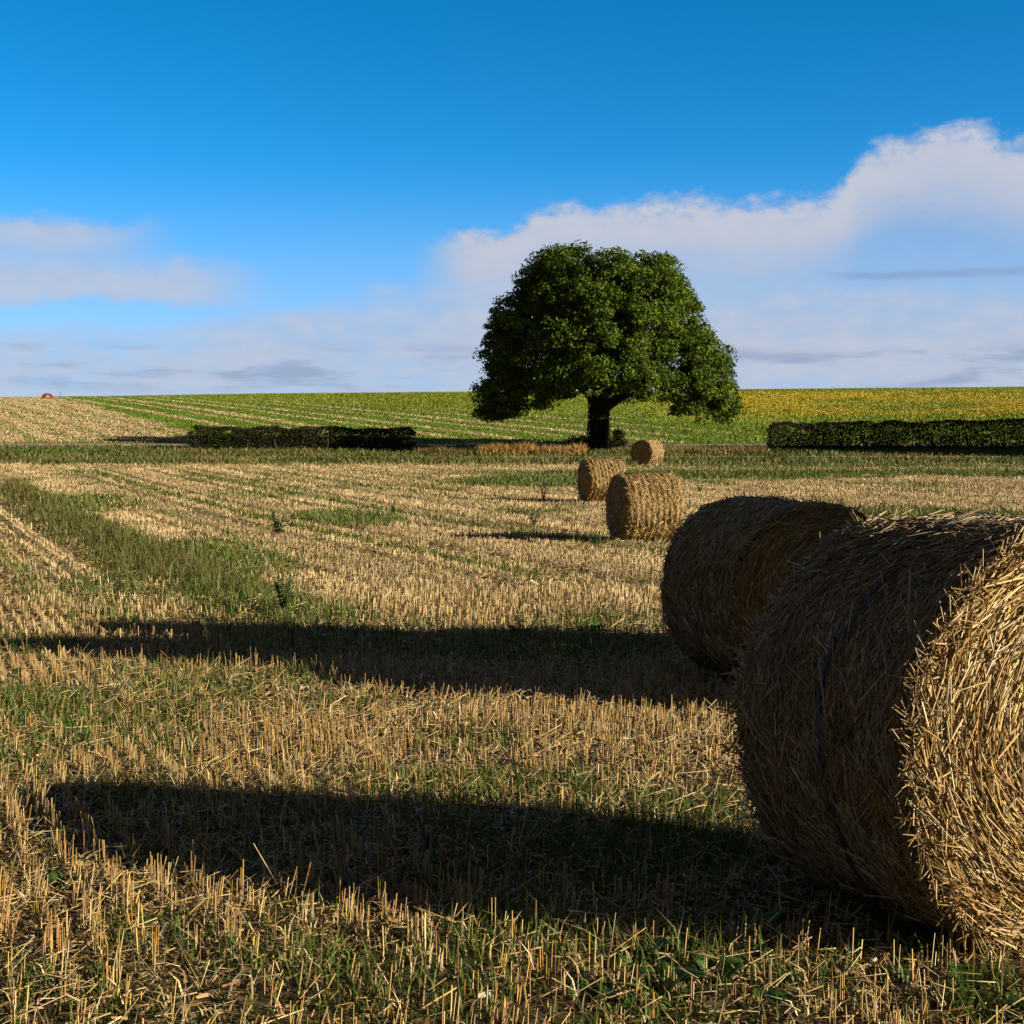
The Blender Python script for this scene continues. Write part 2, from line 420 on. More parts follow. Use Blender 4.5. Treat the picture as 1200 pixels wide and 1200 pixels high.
def build_litter():
    g = Geo()
    for y0, y1, dens, wd in ((2.6, 8, 520, 1), (8, 15, 300, 1.3), (15, 30, 110, 1.9)):
        x, y = wedge(y0, y1, dens)
        d = fbm(x * .7, y * .7, 61)
        keep = (rng.uniform(size=len(x)) < .25 + 1.0 * sstep(.48, .7, d)) & clear_of_bales(x, y)
        x, y = x[keep], y[keep]; n = len(x)
        A = np.stack([x, y, gz(x, y) + rng.uniform(.0, .06, n)], 1)
        az = rng.uniform(0, 2 * math.pi, n); el = rng.normal(.05, .35, n)
        l = np.clip(rng.gamma(2.2, .036, n), .02, .2)
        B = A + np.stack([np.cos(az) * np.cos(el), np.sin(az) * np.cos(el), np.abs(np.sin(el))], 1) * l[:, None]
        prisms(g, A, B, rng.uniform(.0013, .0027, n) * wd, vary(np.vstack([STALK, PALE]), n, .25, .05))
    for y0, y1, dens, ws in ((2.6, 6.5, 3000, 1), (6.5, 11, 1900, 1.3), (11, 20, 700, 2.0), (20, 40, 160, 3.2)):
        x, y = wedge(y0, y1, dens); d = fbm(x * 1.1, y * 1.1, 63)
        keep = (rng.uniform(size=len(x)) < (.3 + .9 * sstep(.42, .62, d)) * (1 - .6 * veg(x, y))) & clear_of_bales(x, y)
        x, y = x[keep], y[keep]; n = len(x)
        A = np.stack([x, y, gz(x, y) + .003 + rng.gamma(1.5, .008, n)], 1)
        az = rng.uniform(0, 2 * math.pi, n); l = np.clip(rng.gamma(2, .016, n), .008, .12) * ws ** .5
        D = np.stack([np.cos(az), np.sin(az), rng.normal(0, .25, n)], 1)
        w = rng.uniform(.0016, .0045, n) * ws; S = np.stack([-np.sin(az), np.cos(az), rng.normal(0, .7, n)], 1) * w[:, None]
        B = A + D * l[:, None]
        V = np.stack([A - S, A + S, B + S * .7, B - S * .7], 1).reshape(-1, 3)
        g.add(V, np.arange(n * 4).reshape(n, 4), None, np.repeat(vary(np.vstack([STALK * .7, PALE * .6, [[.10, .06, .022], [.15, .095, .04], [.08, .05, .02]]]), n, .3, .06), 4, 0))
    for y0, y1, dens, ws in ((2.6, 8, 420, 1), (8, 16, 200, 1.4)):
        x, y = wedge(y0, y1, dens); keep = (rng.uniform(size=len(x)) < 1 - .5 * veg(x, y)) & clear_of_bales(x, y)
        x, y = x[keep], y[keep]; n = len(x)
        A = np.stack([x, y, gz(x, y)], 1)
        blades(g, A, rng.uniform(.03, .12, n), rng.uniform(.0018, .004, n) * ws, rng.uniform(.4, 1.5, n), vary(np.vstack([PALE, STALK * .8]), n, .25, .05))
    o = g.build('loose_straw', M_straw)
    tag(o, 'loose pale straw lying between the stubble rows', 'straw', kind='stuff')

GRASSC = np.array([[.062, .115, .009], [.085, .14, .011], [.045, .085, .008], [.11, .135, .018], [.15, .135, .032]])
def build_grass():
    g = Geo()
    for y0, y1, dens, ws, hs in ((2.6, 8, 2600, .9, .72), (8, 15, 1400, 1.2, .8), (15, 26, 560, 2.0, 1.05), (26, 45, 260, 3.2, 1.1), (45, 84, 110, 6., 1.15)):
        x, y = wedge(y0, y1, dens)
        G = veg(x, y)
        keep = (rng.uniform(size=len(x)) < .10 + .9 * G + .16 * sstep(14, 6, y) + .16 * sstep(6.8, 5.2, y)) & clear_of_bales(x, y)
        x, y, G = x[keep], y[keep], G[keep]; n = len(x)
        A = np.stack([x, y, gz(x, y) - .01], 1)
        h = np.clip(rng.gamma(4, .028, n), .03, .32) * hs * (.55 + .6 * G)
        v = vcoord(x, y)
        brown = sstep(1.3, .4, np.abs(v - 3.9)) * sstep(17, 24, y)
        c = vary(GRASSC, n, .25, .08)
        c = c * (1 - .55 * brown[:, None]) + vary((.115, .085, .026), n, .25, .06) * .55 * brown[:, None]
        blades(g, A, h * (1 + .35 * brown), rng.uniform(.002, .0045, n) * ws, np.clip(rng.gamma(2, .22, n), 0, 1.1), c)
    # verge in front of and between the hedges
    x, y = wedge(82, 112, 26, .42, 4)
    n = len(x); A = np.stack([x, y, gz(x, y) - .02], 1)
    n1 = fbm(x * .3, y * .5, 71)
    keep = (rng.uniform(size=n) < sstep(83, 89, y + (n1 - .5) * 6)) & ~((np.abs(y - 94.4) < .6)) & ~(np.abs(y - 110) < 1.7)
    A, x, y, n1 = A[keep], x[keep], y[keep], n1[keep]; n = len(A)
    n2 = fbm(x * .12, y * .9, 73)[:, None]; dry = sstep(.50, .68, n2)
    c = vary(GRASSC, n, .22, .06) * (.35 + .95 * n1[:, None]); c = c * (1 - dry * .8) + vary((.24, .17, .06), n, .2, .05) * dry * .8
    blades(g, A, rng.uniform(.12, .38, n), rng.uniform(.02, .045, n), rng.uniform(.1, .7, n), c)
    o = g.build('grass', M_grass)
    tag(o, 'green grass and regrowth scattered through the stubble and along the verge', 'grass', kind='stuff')

def build_crops():
    gg, gf = Geo(), Geo()
    for y0, y1, dens, ws in ((110, 150, 22, .7), (150, 215, 12, 1.0), (215, 325, 8, 1.4)):
        x, y = wedge(y0, y1, dens, .40, 6)
        tn, fl = hill_zone(x, y)
        tall = sstep(35, 70, vcoord(x, y)) * sstep(120, 230, y)
        keep = rng.uniform(size=len(x)) < (1 - .93 * tn)
        keep &= np.abs(y - 110) > 1.7
        x, y, fl, tall = x[keep], y[keep], fl[keep], tall[keep]; n = len(x)
        A = np.stack([x, y, gz(x, y) - .02], 1)
        isf = rng.uniform(size=n) < fl
        n1 = fbm(x * .05, y * .03, 82)[:, None]
        green = vary(np.array([[.11, .19, .007], [.135, .20, .008], [.085, .155, .008]]), n, .2, .05)
        green = green * (1 - tall[:, None] * .6) + vary((.24, .26, .010), n, .2, .05) * tall[:, None] * .6
        green *= (.7 + .6 * n1)
        h = rng.uniform(.08, .20, n) * (1 + 1.6 * np.maximum(tall, isf * .9))
        m = ~isf
        blades(gg, A[m], h[m], (rng.uniform(.03, .07, n) * ws)[m], rng.uniform(.1, .8, n)[m], green[m])
        if isf.any():
            m = isf; k = m.sum()
            blades(gf, A[m], h[m] * 1.1, (rng.uniform(.04, .08, n) * ws)[m], rng.uniform(.1, .7, n)[m], green[m])
            P = A[m] + np.stack([rng.normal(0, .06, k), rng.normal(0, .06, k), h[m] * 1.05], 1)
            leaves(gf, P, rng.uniform(.10, .18, k) * ws, vary(np.array([[.50, .34, .008], [.44, .28, .007], [.38, .30, .010]]), k, .18, .05), np.tile([.2, -.6, .5], (k, 1)), .9)
    gs = Geo()
    for y0, y1, dens, ws in ((111, 160, 22, 1), (160, 320, 12, 1.5)):
        x, y = wedge(y0, y1, dens, .40, 6); tn, fl = hill_zone(x, y)
        keep = (rng.uniform(size=len(x)) < tn) & (np.abs(y - 110) > 1.8); x, y = x[keep], y[keep]; n = len(x)
        A = np.stack([x, y, gz(x, y) - .02], 1)
        B = A + np.stack([rng.normal(0, .03, n), rng.normal(0, .03, n), rng.uniform(.08, .17, n)], 1)
        strips(gs, A, B, rng.uniform(.02, .045, n) * ws, vary(PALE * .8, n, .12, .03))
    tag(gs.build('hill_stubble', M_straw), 'tan stubble on the hill at far left and in strips between the green', 'stubble', kind='stuff')
    tag(gg.build('crop', M_grass), 'young bright green crop growing in stripes up the hill', 'crop', kind='stuff')
    tag(gf.build('flowering_crop', M_grass), 'yellow flowering crop on the hill right of the tree', 'crop', kind='stuff')

# ------------------------------------------------------------------ straw bales
def bale_surface(k, u, axial, W, H):
    """point and normal on the wrapped side, u angle from +x', axial 0..1"""
    pass

def make_bale(X, Y, az, L, W, Hh, n_side, n_face, sw, label, ridges=0, twine=None, z=None, seed=1, rot=0.0, sag=.04, grp='round straw bales on the stubble', palette=None, tilt=0, weathered_shade=False):
    """local frame: x' = along the axis from the first end, y' = to the left of it, z up"""
    rs = np.random.default_rng(seed)
    zg = float(gz(X, Y)) if z is None else z
    root = empty('straw_bale', (X, Y, zg), math.pi / 2 - az)     # local +x points along azimuth az
    tag(root, label, 'bale', grp)
    pal = STALK if palette is None else palette
    def rad(th, ax):
        r = 1 + .022 * np.sin(3 * th + seed) + .016 * np.sin(5 * th + 2.1 * seed) + .02 * (fbm(th * 3 + 9, ax * 3 + seed, 91) - .5) * 2
        if ridges: r = r + .013 * np.cos(ax * ridges * 2 * math.pi + .35 * np.sin(th * 4 + seed)) + .02 * (fbm(th * 6, ax * 14, 93) - .5)
        r = r - .035 * (sstep(.88, 1.0, np.abs(ax * 2 - 1))) ** 2
        return r
    def side(th, ax, off=0.0):
        r = rad(th, ax)
        y = np.cos(th) * (W / 2 * r + off); zz = np.sin(th) * (Hh / 2 * r + off)
        zz = np.where(zz < -Hh / 2 + sag, -Hh / 2 + sag + (zz + Hh / 2 - sag) * .25, zz)
        return np.stack([np.broadcast_to(ax * L, y.shape), y, zz + Hh / 2 - sag * .6], -1)
    # wrapped side
    nt, na = 120, 34 if not ridges else 90
    th = np.linspace(0, 2 * math.pi, nt, endpoint=False)[:, None]; ax = np.linspace(0, 1, na)[None]
    TH, AX = np.broadcast_arrays(th, ax)
    V = side(TH, AX)
    nn = fbm(TH * 14, AX * 24, 95 + seed, 3)
    V[..., 1:] += (nn[..., None] - .5) * .03 * np.stack([np.cos(TH), np.sin(TH)], -1)
    idx = np.arange(nt * na).reshape(nt, na); nx = np.roll(idx, -1, 0)
    Q = np.stack([idx[:, :-1], nx[:, :-1], nx[:, 1:], idx[:, 1:]], -1).reshape(-1, 4)
    g = Geo()
    dark = np.array([.075, .042, .014])  # core colour kept dark to stand in for shade between the straws
    g.add(V.reshape(-1, 3), Q, None, np.clip(dark[None] * (.55 + .9 * fbm(TH * 30, AX * 40, 96, 3).reshape(-1, 1)), 0, .8))
    def rods(t0, a0, tang, l, lift, w, pal_):
        n = len(t0)
        P = side(t0, a0, .004); Nn = np.stack([0 * t0, np.cos(t0), np.sin(t0)], -1)
        Tt = np.stack([0 * t0, -np.sin(t0), np.cos(t0)], -1); Ax = np.array([1., 0, 0])[None]
        D = Tt * np.cos(tang)[:, None] + Ax * np.sin(tang)[:, None]
        li = lift[:, None]
        A = P - D * l[:, None] * .5 - Nn * (.5 * l[:, None]) ** 2 * .35 + Nn * (rs.uniform(.0, .012, (n, 1)))
        B = P + D * l[:, None] * .5 - Nn * (.5 * l[:, None]) ** 2 * .35 + Nn * (li + rs.uniform(.0, .012, (n, 1)))
        prisms(g, A, B, w, vary(pal_, n, .28, .05))
    n = n_side
    t0 = rs.uniform(0, 2 * math.pi, n); a0 = rs.uniform(0.01, .99, n)
    if ridges:                                    # straw drawn into bands by the baler
        a0 = np.clip((np.round(a0 * ridges) + rs.normal(0, .22, n)) / ridges, .01, .99)
    tang = rs.normal(0, .30 if ridges else .62, n); tang[: n // 8] = rs.uniform(-1.5, 1.5, n // 8); tang = tang + math.pi * (rs.uniform(size=n) < .5)
    rods(t0, a0, tang, rs.uniform(.07, .28, n), np.where(rs.uniform(size=n) < .07, rs.uniform(0, .05, n), rs.uniform(-.004, .010, n)), rs.uniform(.0022, .0042, n) * sw, WEATHERED_SHADE if weathered_shade else pal)
    g.build('wrapped_side', M_core if False else M_straw, root)
    # ends
    for e, nf in ((0, n_face), (1, n_face // 3)):
        g = Geo()
        nr = 22; rr = np.linspace(0, 1, nr)[None]; th = np.linspace(0, 2 * math.pi, 120, endpoint=False)[:, None]
        TH, RR = np.broadcast_arrays(th, rr)
        edge = side(TH, np.full(TH.shape, float(e)))
        cz = Hh / 2 - sag * .6
        c = np.array([e * L, 0, cz])
        sgn = -1 if e == 0 else 1
        V = c + (edge - c) * RR[..., None] * .995
        bul = .05 * (1 - RR ** 3) + .035 * (fbm(TH * 9 + RR * 20, RR * 18, 97 + seed, 3) - .5)
        V[..., 0] += sgn * bul
        idx = np.arange(120 * nr).reshape(120, nr); nx = np.roll(idx, -1, 0)
        Q = np.stack([idx[:, :-1], nx[:, :-1], nx[:, 1:], idx[:, 1:]], -1).reshape(-1, 4)
        if sgn > 0: Q = Q[:, ::-1]
        g.add(V.reshape(-1, 3), Q, None, np.clip(dark[None] * (.6 + .9 * fbm(TH * 20 + RR * 9, RR * 30, 98, 3).reshape(-1, 1)), 0, .8))
        n = nf
        t0 = rs.uniform(0, 2 * math.pi, n); r0 = np.sqrt(rs.uniform(.0, 1.0, n))
        ee = side(t0, np.full(n, float(e))); P = c + (ee - c) * r0[:, None]
        P[:, 0] += sgn * (.05 * (1 - r0 ** 3) + rs.uniform(-.004, .022, n))
        Tt = unit(np.stack([0 * t0, -np.sin(t0), np.cos(t0)], -1)); Rr = np.stack([0 * t0, np.cos(t0), np.sin(t0)], -1)
        ang = rs.normal(.10, .20, n); ang[: n // 11] = rs.uniform(-1.5, 1.5, n // 11); ang = ang + math.pi * (rs.uniform(size=n) < .5)
        D = Tt * np.cos(ang)[:, None] + Rr * np.sin(ang)[:, None]
        l = rs.uniform(.06, .26, n)
        out = np.where(rs.uniform(size=n) < .09, rs.uniform(0, .06, n), rs.uniform(-.006, .014, n))
        A = P - D * l[:, None] * .5; B = P + D * l[:, None] * .5
        B[:, 0] += sgn * out
        A = np.where(r0[:, None] > .93, A - Rr * .012, A); B = np.where(r0[:, None] > .93, B - Rr * .012, B)
        prisms(g, A, B, rs.uniform(.0022, .0045, n) * sw, vary(pal, n, .28, .05))
        # straws sticking out past the rim
        m = n // 34
        t0 = rs.uniform(0, 2 * math.pi, m); P = side(t0, np.full(m, float(e)))
        D = unit(np.stack([sgn * rs.uniform(.2, 1, m), rs.normal(0, .7, m) + np.cos(t0) * .5, rs.normal(0, .7, m) + np.sin(t0) * .5], -1))
        prisms(g, P, P + D * rs.uniform(.03, .15, m)[:, None], rs.uniform(.0022, .004, m) * sw, vary(pal, m, .25, .05))
        g.build('end_face', M_straw, root)
    if twine:
        for a in twine:
            g = Geo()
            t = np.linspace(0, 2 * math.pi, 160, endpoint=False)
            aa = a + .02 * np.sin(t * 2 + 1) + .015 * np.sin(t * 5)
            for da in (0, .006, .013):
                P = side(t, aa + da, .027)
                Pn = np.roll(P, -1, 0)
                prisms(g, P, Pn, .0030, vary((.03, .042, .075), len(P), .15, .05), sides=4)
            g.build('twine', M_twine, root)
    root.rotation_euler.y = tilt
    cx, cy = X + math.sin(az) * L / 2, Y + math.cos(az) * L / 2
    return root

B1 = dict(X=1.92, Y=4.92, az=-.40, L=1.00, W=1.38, Hh=1.45, tilt=.06)
B2 = dict(X=2.36, Y=11.2, az=-.346, L=1.20, W=1.56, Hh=1.46)
B3 = dict(X=2.311, Y=31.68, az=1.285, L=1.15, W=1.50, Hh=1.46)
B4 = dict(X=2.439, Y=49.0, az=1.299, L=1.16, W=1.50, Hh=1.455)
B5 = dict(X=7.553, Y=85.7, az=.693, L=1.15, W=1.51, Hh=1.45)
for b in (B1, B2, B3, B4, B5):
    cx, cy = b['X'] + math.sin(b['az']) * b['L'] / 2, b['Y'] + math.cos(b['az']) * b['L'] / 2
    BALES_XY.append((cx, cy, .55))
    for k in (.15, .85):
        qx, qy = b['X'] + math.sin(b['az']) * b['L'] * k, b['Y'] + math.cos(b['az']) * b['L'] * k
        BALES_XY.append((qx, qy, .42))

make_bale(**B1, n_side=36000, n_face=30000, sw=.82, seed=3, weathered_shade=True, palette=np.vstack([GOLD, PALE, STALK]), twine=(.42,), label='huge nearest round straw bale cut off by the right edge, sunlit golden end')
make_bale(**B2, n_side=17000, n_face=9000, sw=1.25, weathered_shade=True, seed=5, label='shaded brown straw bale directly behind the huge nearest bale')
make_bale(**B3, n_side=15000, n_face=6000, sw=2.0, ridges=9, seed=8, label='larger of the two sunlit ribbed bales in mid field, dark round end at left')
make_bale(**B4, n_side=11000, n_face=4000, sw=2.6, ridges=9, seed=11, label='smaller ribbed bale standing partly behind the larger sunlit ribbed bale')
make_bale(**B5, n_side=7000, n_face=3000, sw=4.0, ridges=8, seed=14, label='farthest and smallest straw bale, close to the foot of the tree')
# the stack that stands right of the picture and throws the shade on the second bale and the field behind it
perp = np.array([-math.cos(SUN_AZ), math.sin(SUN_AZ)]); c0 = np.array([6.0, 10.6])
for k, (o, h) in enumerate(((-2.03, 0), (-.48, 0), (1.08, 0), (2.63, 0), (-1.25, 1.32), (.3, 1.32), (1.85, 1.32), (-.4, 2.62), (1.15, 2.62))):
    p = c0 + perp * o
    a = SUN_AZ
    make_bale(p[0], p[1], a, 1.15, 1.5, 1.46, 2500, 1200, 2.5, seed=20 + k, z=float(gz(*c0)) + h,
              label='straw bale of the pyramid stack right of the second bale, outside the photo', grp='stacked bales outside the photo')

build_stubble(); build_litter(); build_grass(); build_crops()

# ------------------------------------------------------------------ the big tree
def crown_profile(z):
    """crown half widths (left, right) at height z above the tree's foot"""
    zz = np.array([1.4, 2.3, 4.1, 5.95, 8.7, 10.9, 12.7, 13.9, 14.6, 15.1])
    l = np.array([6.6, 8.2, 8.8, 8.3, 7.4, 6.2, 5.0, 3.8, 2.6, 1.2]); r = np.array([7.4, 8.8, 9.5, 9.1, 7.6, 6.1, 5.0, 3.9, 2.8, 1.2])
    return np.interp(z, zz, l), np.interp(z, zz, r)

def make_tree(name, loc, label, n_clump=2150, per=92, leaf=.265, group=None):
    root = empty(name, loc); root.scale = (1.03,) * 3; tag(root, label, 'tree', group)
    rs = np.random.default_rng(101)
    g = Geo(); bk = (.042, .034, .026)
    tube(g, [(0, 0, -.3), (.02, 0, .25), (.05, 0, .9), (.08, .02, 1.8), (.1, .02, 2.7), (.15, 0, 3.6), (.2, .1, 5.2), (.1, .2, 7.5), (.2, .1, 10), (0, 0, 12.4)],
         [1.0, .80, .68, .64, .68, .62, .48, .36, .24, .08], bk, 14, .07)
    g.build('trunk', M_bark, root)
    g = Geo(); ni = 2600                                   # ivy climbing the trunk
    ai = rs.uniform(0, 2 * math.pi, ni); zi = rs.uniform(0, 1, ni) ** 1.3 * 3.6
    zi = zi + 0; ki = fbm(np.cos(ai) * 1.6 + 5, np.sin(ai) * 1.6 + zi * .8, 151) > .44
    ai, zi = ai[ki], zi[ki]; ri = np.interp(zi, [0, .9, 1.8, 3.6], [.88, .72, .67, .66]) + rs.uniform(0, .14, len(ai))
    leaves(g, np.stack([np.cos(ai) * ri + .05, np.sin(ai) * ri, zi], 1), rs.uniform(.10, .22, len(ai)), vary((.030, .045, .012), len(ai), .3, .08),
           np.stack([np.cos(ai), np.sin(ai), .4 + 0 * ai], 1), .8, .5)
    g.build('ivy', M_leaf, root, smooth=False)
    limbs = []
    for k in range(15):
        a = k * 2.4 + rs.uniform(-.3, .3); z0 = 2.6 + k * .42
        top = rs.uniform(2.5, 6.5) + k * .42
        l, r = crown_profile(np.array(top)); rr = (r if math.cos(a) > 0 else l) * .85
        d = np.array([math.cos(a), math.sin(a)])
        pts = []
        for s in np.linspace(0, 1, 8):
            h = z0 + (top - z0) * (1.45 * s - .45 * s * s) + (.5 * math.sin(s * 3)) - (1.0 * s ** 3 if k < 5 else 0)
            off = d * rr * s + rs.normal(0, .12, 2) * s
            pts.append((.1 + off[0], off[1], h))
        g = Geo(); r0 = .34 - .012 * k
        tube(g, pts, [r0 * (1 - s) ** .8 + .03 for s in np.linspace(0, 1, 8)], bk, 8, .08)
        for j in range(4):                                   # side branches
            i = 2 + j; p = np.array(pts[i]); a2 = a + rs.choice([-1, 1]) * rs.uniform(.5, 1.1); ln = rs.uniform(1.4, 3.0)
            q = [p + np.array([math.cos(a2) * ln * s, math.sin(a2) * ln * s, ln * s * rs.uniform(-.05, .4)]) for s in (0, .35, .7, 1)]
            tube(g, q, [.10, .07, .045, .015], bk, 6, .05)
        limbs.append(g.build('limb', M_bark, root))
    # crown: leaf clumps in the outer part of the crown's volume, hanging in lumps with gaps between
    g = Geo()
    # lobes (boughs) over the dome; the leaf clumps sit on their outer faces
    lob = []
    for zz, cnt, r0 in ((2.8, 16, 1.7), (4.5, 15, 2.0), (6.4, 13, 2.2), (8.3, 12, 2.2), (10.1, 11, 2.1), (11.5, 9, 1.8), (12.5, 6, 1.55), (12.9, 2, 1.5)):
        ph = rs.uniform(0, 6.28)
        for j in range(cnt):
            aa = ph + (j + rs.uniform(-.28, .28)) * 2 * math.pi / cnt
            z1 = zz + rs.normal(0, .45 if zz < 10 else .2); rr = r0 * rs.uniform(.78, 1.22)
            l, r = crown_profile(np.array(z1)); p = (r if math.cos(aa) > 0 else l); p = p * abs(math.cos(aa)) + .5 * (l + r) * (1 - abs(math.cos(aa)))
            d = max(p - rr * .92, 0) * rs.uniform(.93, 1.06)
            lob.append((math.cos(aa) * d, math.sin(aa) * d, z1, rr))
    for j in range(12):                                       # inner boughs
        aa = rs.uniform(0, 6.28); d = rs.uniform(0, 4); lob.append((math.cos(aa) * d, math.sin(aa) * d, rs.uniform(4.5, 11), 2.2))
    lob = np.array(lob)
    wgt = lob[:, 3] ** 2; li = rs.choice(len(lob), n_clump * 2, p=wgt / wgt.sum())
    O = rs.normal(size=(len(li), 3)); O /= np.linalg.norm(O, axis=1)[:, None]
    q = lob[li, :3] + O * (lob[li, 3] * rs.uniform(.62, 1.0, len(li)))[:, None] * np.array([1, 1, .82])
    hr = np.hypot(q[:, 0], q[:, 1])
    under = 4.8 - 2.8 * sstep(2.5, 8.0, hr) * (.2 + .8 * np.abs(q[:, 0]) / np.maximum(hr, .1)) + .5 * (rs.uniform(size=len(li)) - .5)
    outw = (O * unit(lob[li, :3] - np.array([0, 0, 4.5]) + 1e-6)).sum(1)
    ok = (q[:, 2] > under) & (q[:, 2] < 13.75 - .03 * hr ** 2 + .5 * rs.uniform(size=len(li))) & (outw + rs.uniform(0, .9, len(li)) > .05)
    q, li = q[ok][:n_clump], li[ok][:n_clump]
    rad = np.hypot(q[:, 0], q[:, 1]); a = np.arctan2(q[:, 1], q[:, 0]); z = q[:, 2]
    spr = (rs.uniform(size=len(rad)) < .09) & (z < 11.5); rad = np.where(spr, rad * rs.uniform(1.02, 1.10, len(rad)), rad); z = np.where(spr, z * rs.uniform(.96, 1.03, len(z)), z)
    C = np.stack([np.cos(a) * rad + .1, np.sin(a) * rad, z], 1); m = len(C)
    bright = np.exp(rs.normal(0, .22, m))
    hue = rs.uniform(0, 1, m)
    cb = np.array([.040, .078, .004])[None] * (1 - hue[:, None]) + np.array([.076, .110, .005])[None] * hue[:, None]
    cb = cb * 1.35 * bright[:, None]
    size = np.where(spr, rs.uniform(.3, .5, m), rs.uniform(.45, .95, m))
    O = rs.normal(size=(m, per, 3)); O = O / np.linalg.norm(O, axis=-1, keepdims=True) * (rs.uniform(.15, 1, (m, per, 1)) ** .5)
    O[..., 2] *= .62
    P = C[:, None] + O * size[:, None, None]
    P[..., 2] -= .25 * (O[..., 0] ** 2 + O[..., 1] ** 2) * size[:, None]      # drooping edges
    nr = O * .5 + np.array([0, 0, .5]) + unit(C - np.array([0, 0, 5.5]))[:, None] * .5
    cols = np.repeat(cb, per, 0) * np.exp(rs.normal(0, .2, (m * per, 1)))
    leaves(g, P.reshape(-1, 3), rs.uniform(.6, 1.2, m * per) * leaf, np.clip(cols, 0, .3), nr.reshape(-1, 3), .6, .7)
    # sprigs reaching out past the clumps for a ragged outline
    g.build('crown', M_leaf, root, smooth=False)
    return root

def copy_tree(o, parent=None):
    c = o.copy(); COL.objects.link(c)
    if parent: c.parent = parent
    for ch in [q for q in bpy.data.objects if q.parent == o]: copy_tree(ch, c)
    return c

TX, TY = 6.15, 105.0
tree = make_tree('broadleaf_tree', (TX, TY, float(gz(TX, TY))), 'large lone broadleaf tree with a wide domed dark green crown')
for x, y, s, rz in ((43.8, 95.8, .70, 1.0), (54, 93, .74, 2.4), (65, 90, .7, 4)):
    c = copy_tree(tree); c.location = (x, y, float(gz(x, y))); c.scale = (s, s, s); c.rotation_euler.z = rz
    tag(c, 'broadleaf tree along the hedge line right of the photo', 'tree', 'trees right of the photo')

# ------------------------------------------------------------------ hedges, shrubs, weeds
def make_hedge(x0, x1, y, w, h, label, n, seed, slope=0.0, tone=1.0):
    rs = np.random.default_rng(seed)
    cx = (x0 + x1) / 2
    root = empty('hedge', (cx, y, float(gz(cx, y)))); tag(root, label, 'hedge')
    zb = lambda x: gz(x, np.full(np.shape(x), y)) - float(gz(cx, y))
    g = Geo()
    lx = rs.uniform(x0, x1, n); t = rs.uniform(size=n)
    hh = h * (.88 + .24 * fbm(lx * .9, lx * 0 + seed, 121)) + slope * (lx - x0)
    ly = (rs.beta(.6, .6, n) - .5) * w * (.85 + .3 * fbm(lx * 1.1, t * 2, 122)); lz = hh * np.where(rs.uniform(size=n) < .1, 1 - np.abs(rs.normal(0, .10, n)), rs.uniform(.06, 1, n))
    edge = np.minimum(lx - x0, x1 - lx); lz = lz * (.8 + .2 * sstep(0, .5, edge))
    hole = fbm(lx * 1.6, lz * 1.6, 123 + seed); keep = hole > .28
    lx, ly, lz = lx[keep], ly[keep], lz[keep]; m = len(lx)
    P = np.stack([lx - cx, ly, lz + zb(lx)], 1)
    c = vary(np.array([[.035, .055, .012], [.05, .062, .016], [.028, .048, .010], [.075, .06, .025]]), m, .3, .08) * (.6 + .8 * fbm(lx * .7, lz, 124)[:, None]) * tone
    leaves(g, P, rs.uniform(.08, .17, m), c, np.stack([0 * lx, np.sign(ly) * .7, .5 + 0 * lx], 1), .65, .8)
    k = int((x1 - x0) * 14)                                # shoots above the cut top
    sx = rs.uniform(x0, x1, k); A = np.stack([sx - cx, rs.normal(0, w * .25, k), zb(sx) + h * .93 + slope * (sx - x0)], 1)
    blades(g, A, rs.uniform(.06, .34, k), rs.uniform(.02, .04, k), rs.uniform(.1, .6, k), vary((.04, .06, .012), k, .2, .05) * tone)
    k = int((x1 - x0) * 9)
    sx = rs.uniform(x0 + .2, x1 - .2, k); sy = rs.normal(0, w * .22, k)
    A = np.stack([sx - cx, sy, zb(sx) - .1], 1); B = A + np.stack([rs.normal(0, .2, k), rs.normal(0, .15, k), h * rs.uniform(.5, .9, k)], 1)
    prisms(g, A, B, rs.uniform(.012, .03, k), vary((.11, .085, .055), k, .25, .05), .5, 4)
    g.build('foliage', M_leaf, root, smooth=False)
    return root

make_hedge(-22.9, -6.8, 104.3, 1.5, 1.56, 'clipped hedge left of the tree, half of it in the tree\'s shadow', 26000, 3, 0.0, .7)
make_hedge(18.0, 49, 103.8, 1.7, 1.9, 'dark shaded hedge right of the tree, running out of the right edge', 42000, 4, .012, .30)  # low tone paints extra shade into the leaf colour

def leafy_mound(name, x, y, w, d, h, n, label, cat, cols, leaf=.14, seed=0):
    rs = np.random.default_rng(seed)
    root = empty(name, (x, y, float(gz(x, y)))); tag(root, label, cat)
    g = Geo()
    a = rs.uniform(0, 2 * math.pi, n); r = np.sqrt(rs.uniform(0, 1, n)); z = rs.uniform(0, 1, n)
    k = (1 - z ** 2 * .7) * (.75 + .5 * fbm(a * 1.6, z * 3, 131 + seed))
    P = np.stack([np.cos(a) * r * w * k, np.sin(a) * r * d * k, z * h * (.6 + .7 * fbm(a * 1.3, r * 2, 132 + seed))], 1)
    leaves(g, P, rs.uniform(.6, 1.2, n) * leaf, vary(cols, n, .3, .08), P * .5 + np.array([0, 0, .6]), .6)
    g.build('foliage', M_leaf, root, smooth=False)
    g = Geo(); m = 14
    A = np.stack([rs.normal(0, w * .2, m), rs.normal(0, d * .2, m), np.zeros(m) - .05], 1)
    B = A * np.array([2.2, 2.2, 0]) + np.stack([0 * A[:, 0], 0 * A[:, 0], h * rs.uniform(.5, .9, m)], 1)
    prisms(g, A, B, .014, vary((.1, .08, .05), m), .5, 4); g.build('twigs', M_bark, root)
DKG = np.array([[.03, .05, .010], [.05, .06, .014], [.065, .055, .02]])
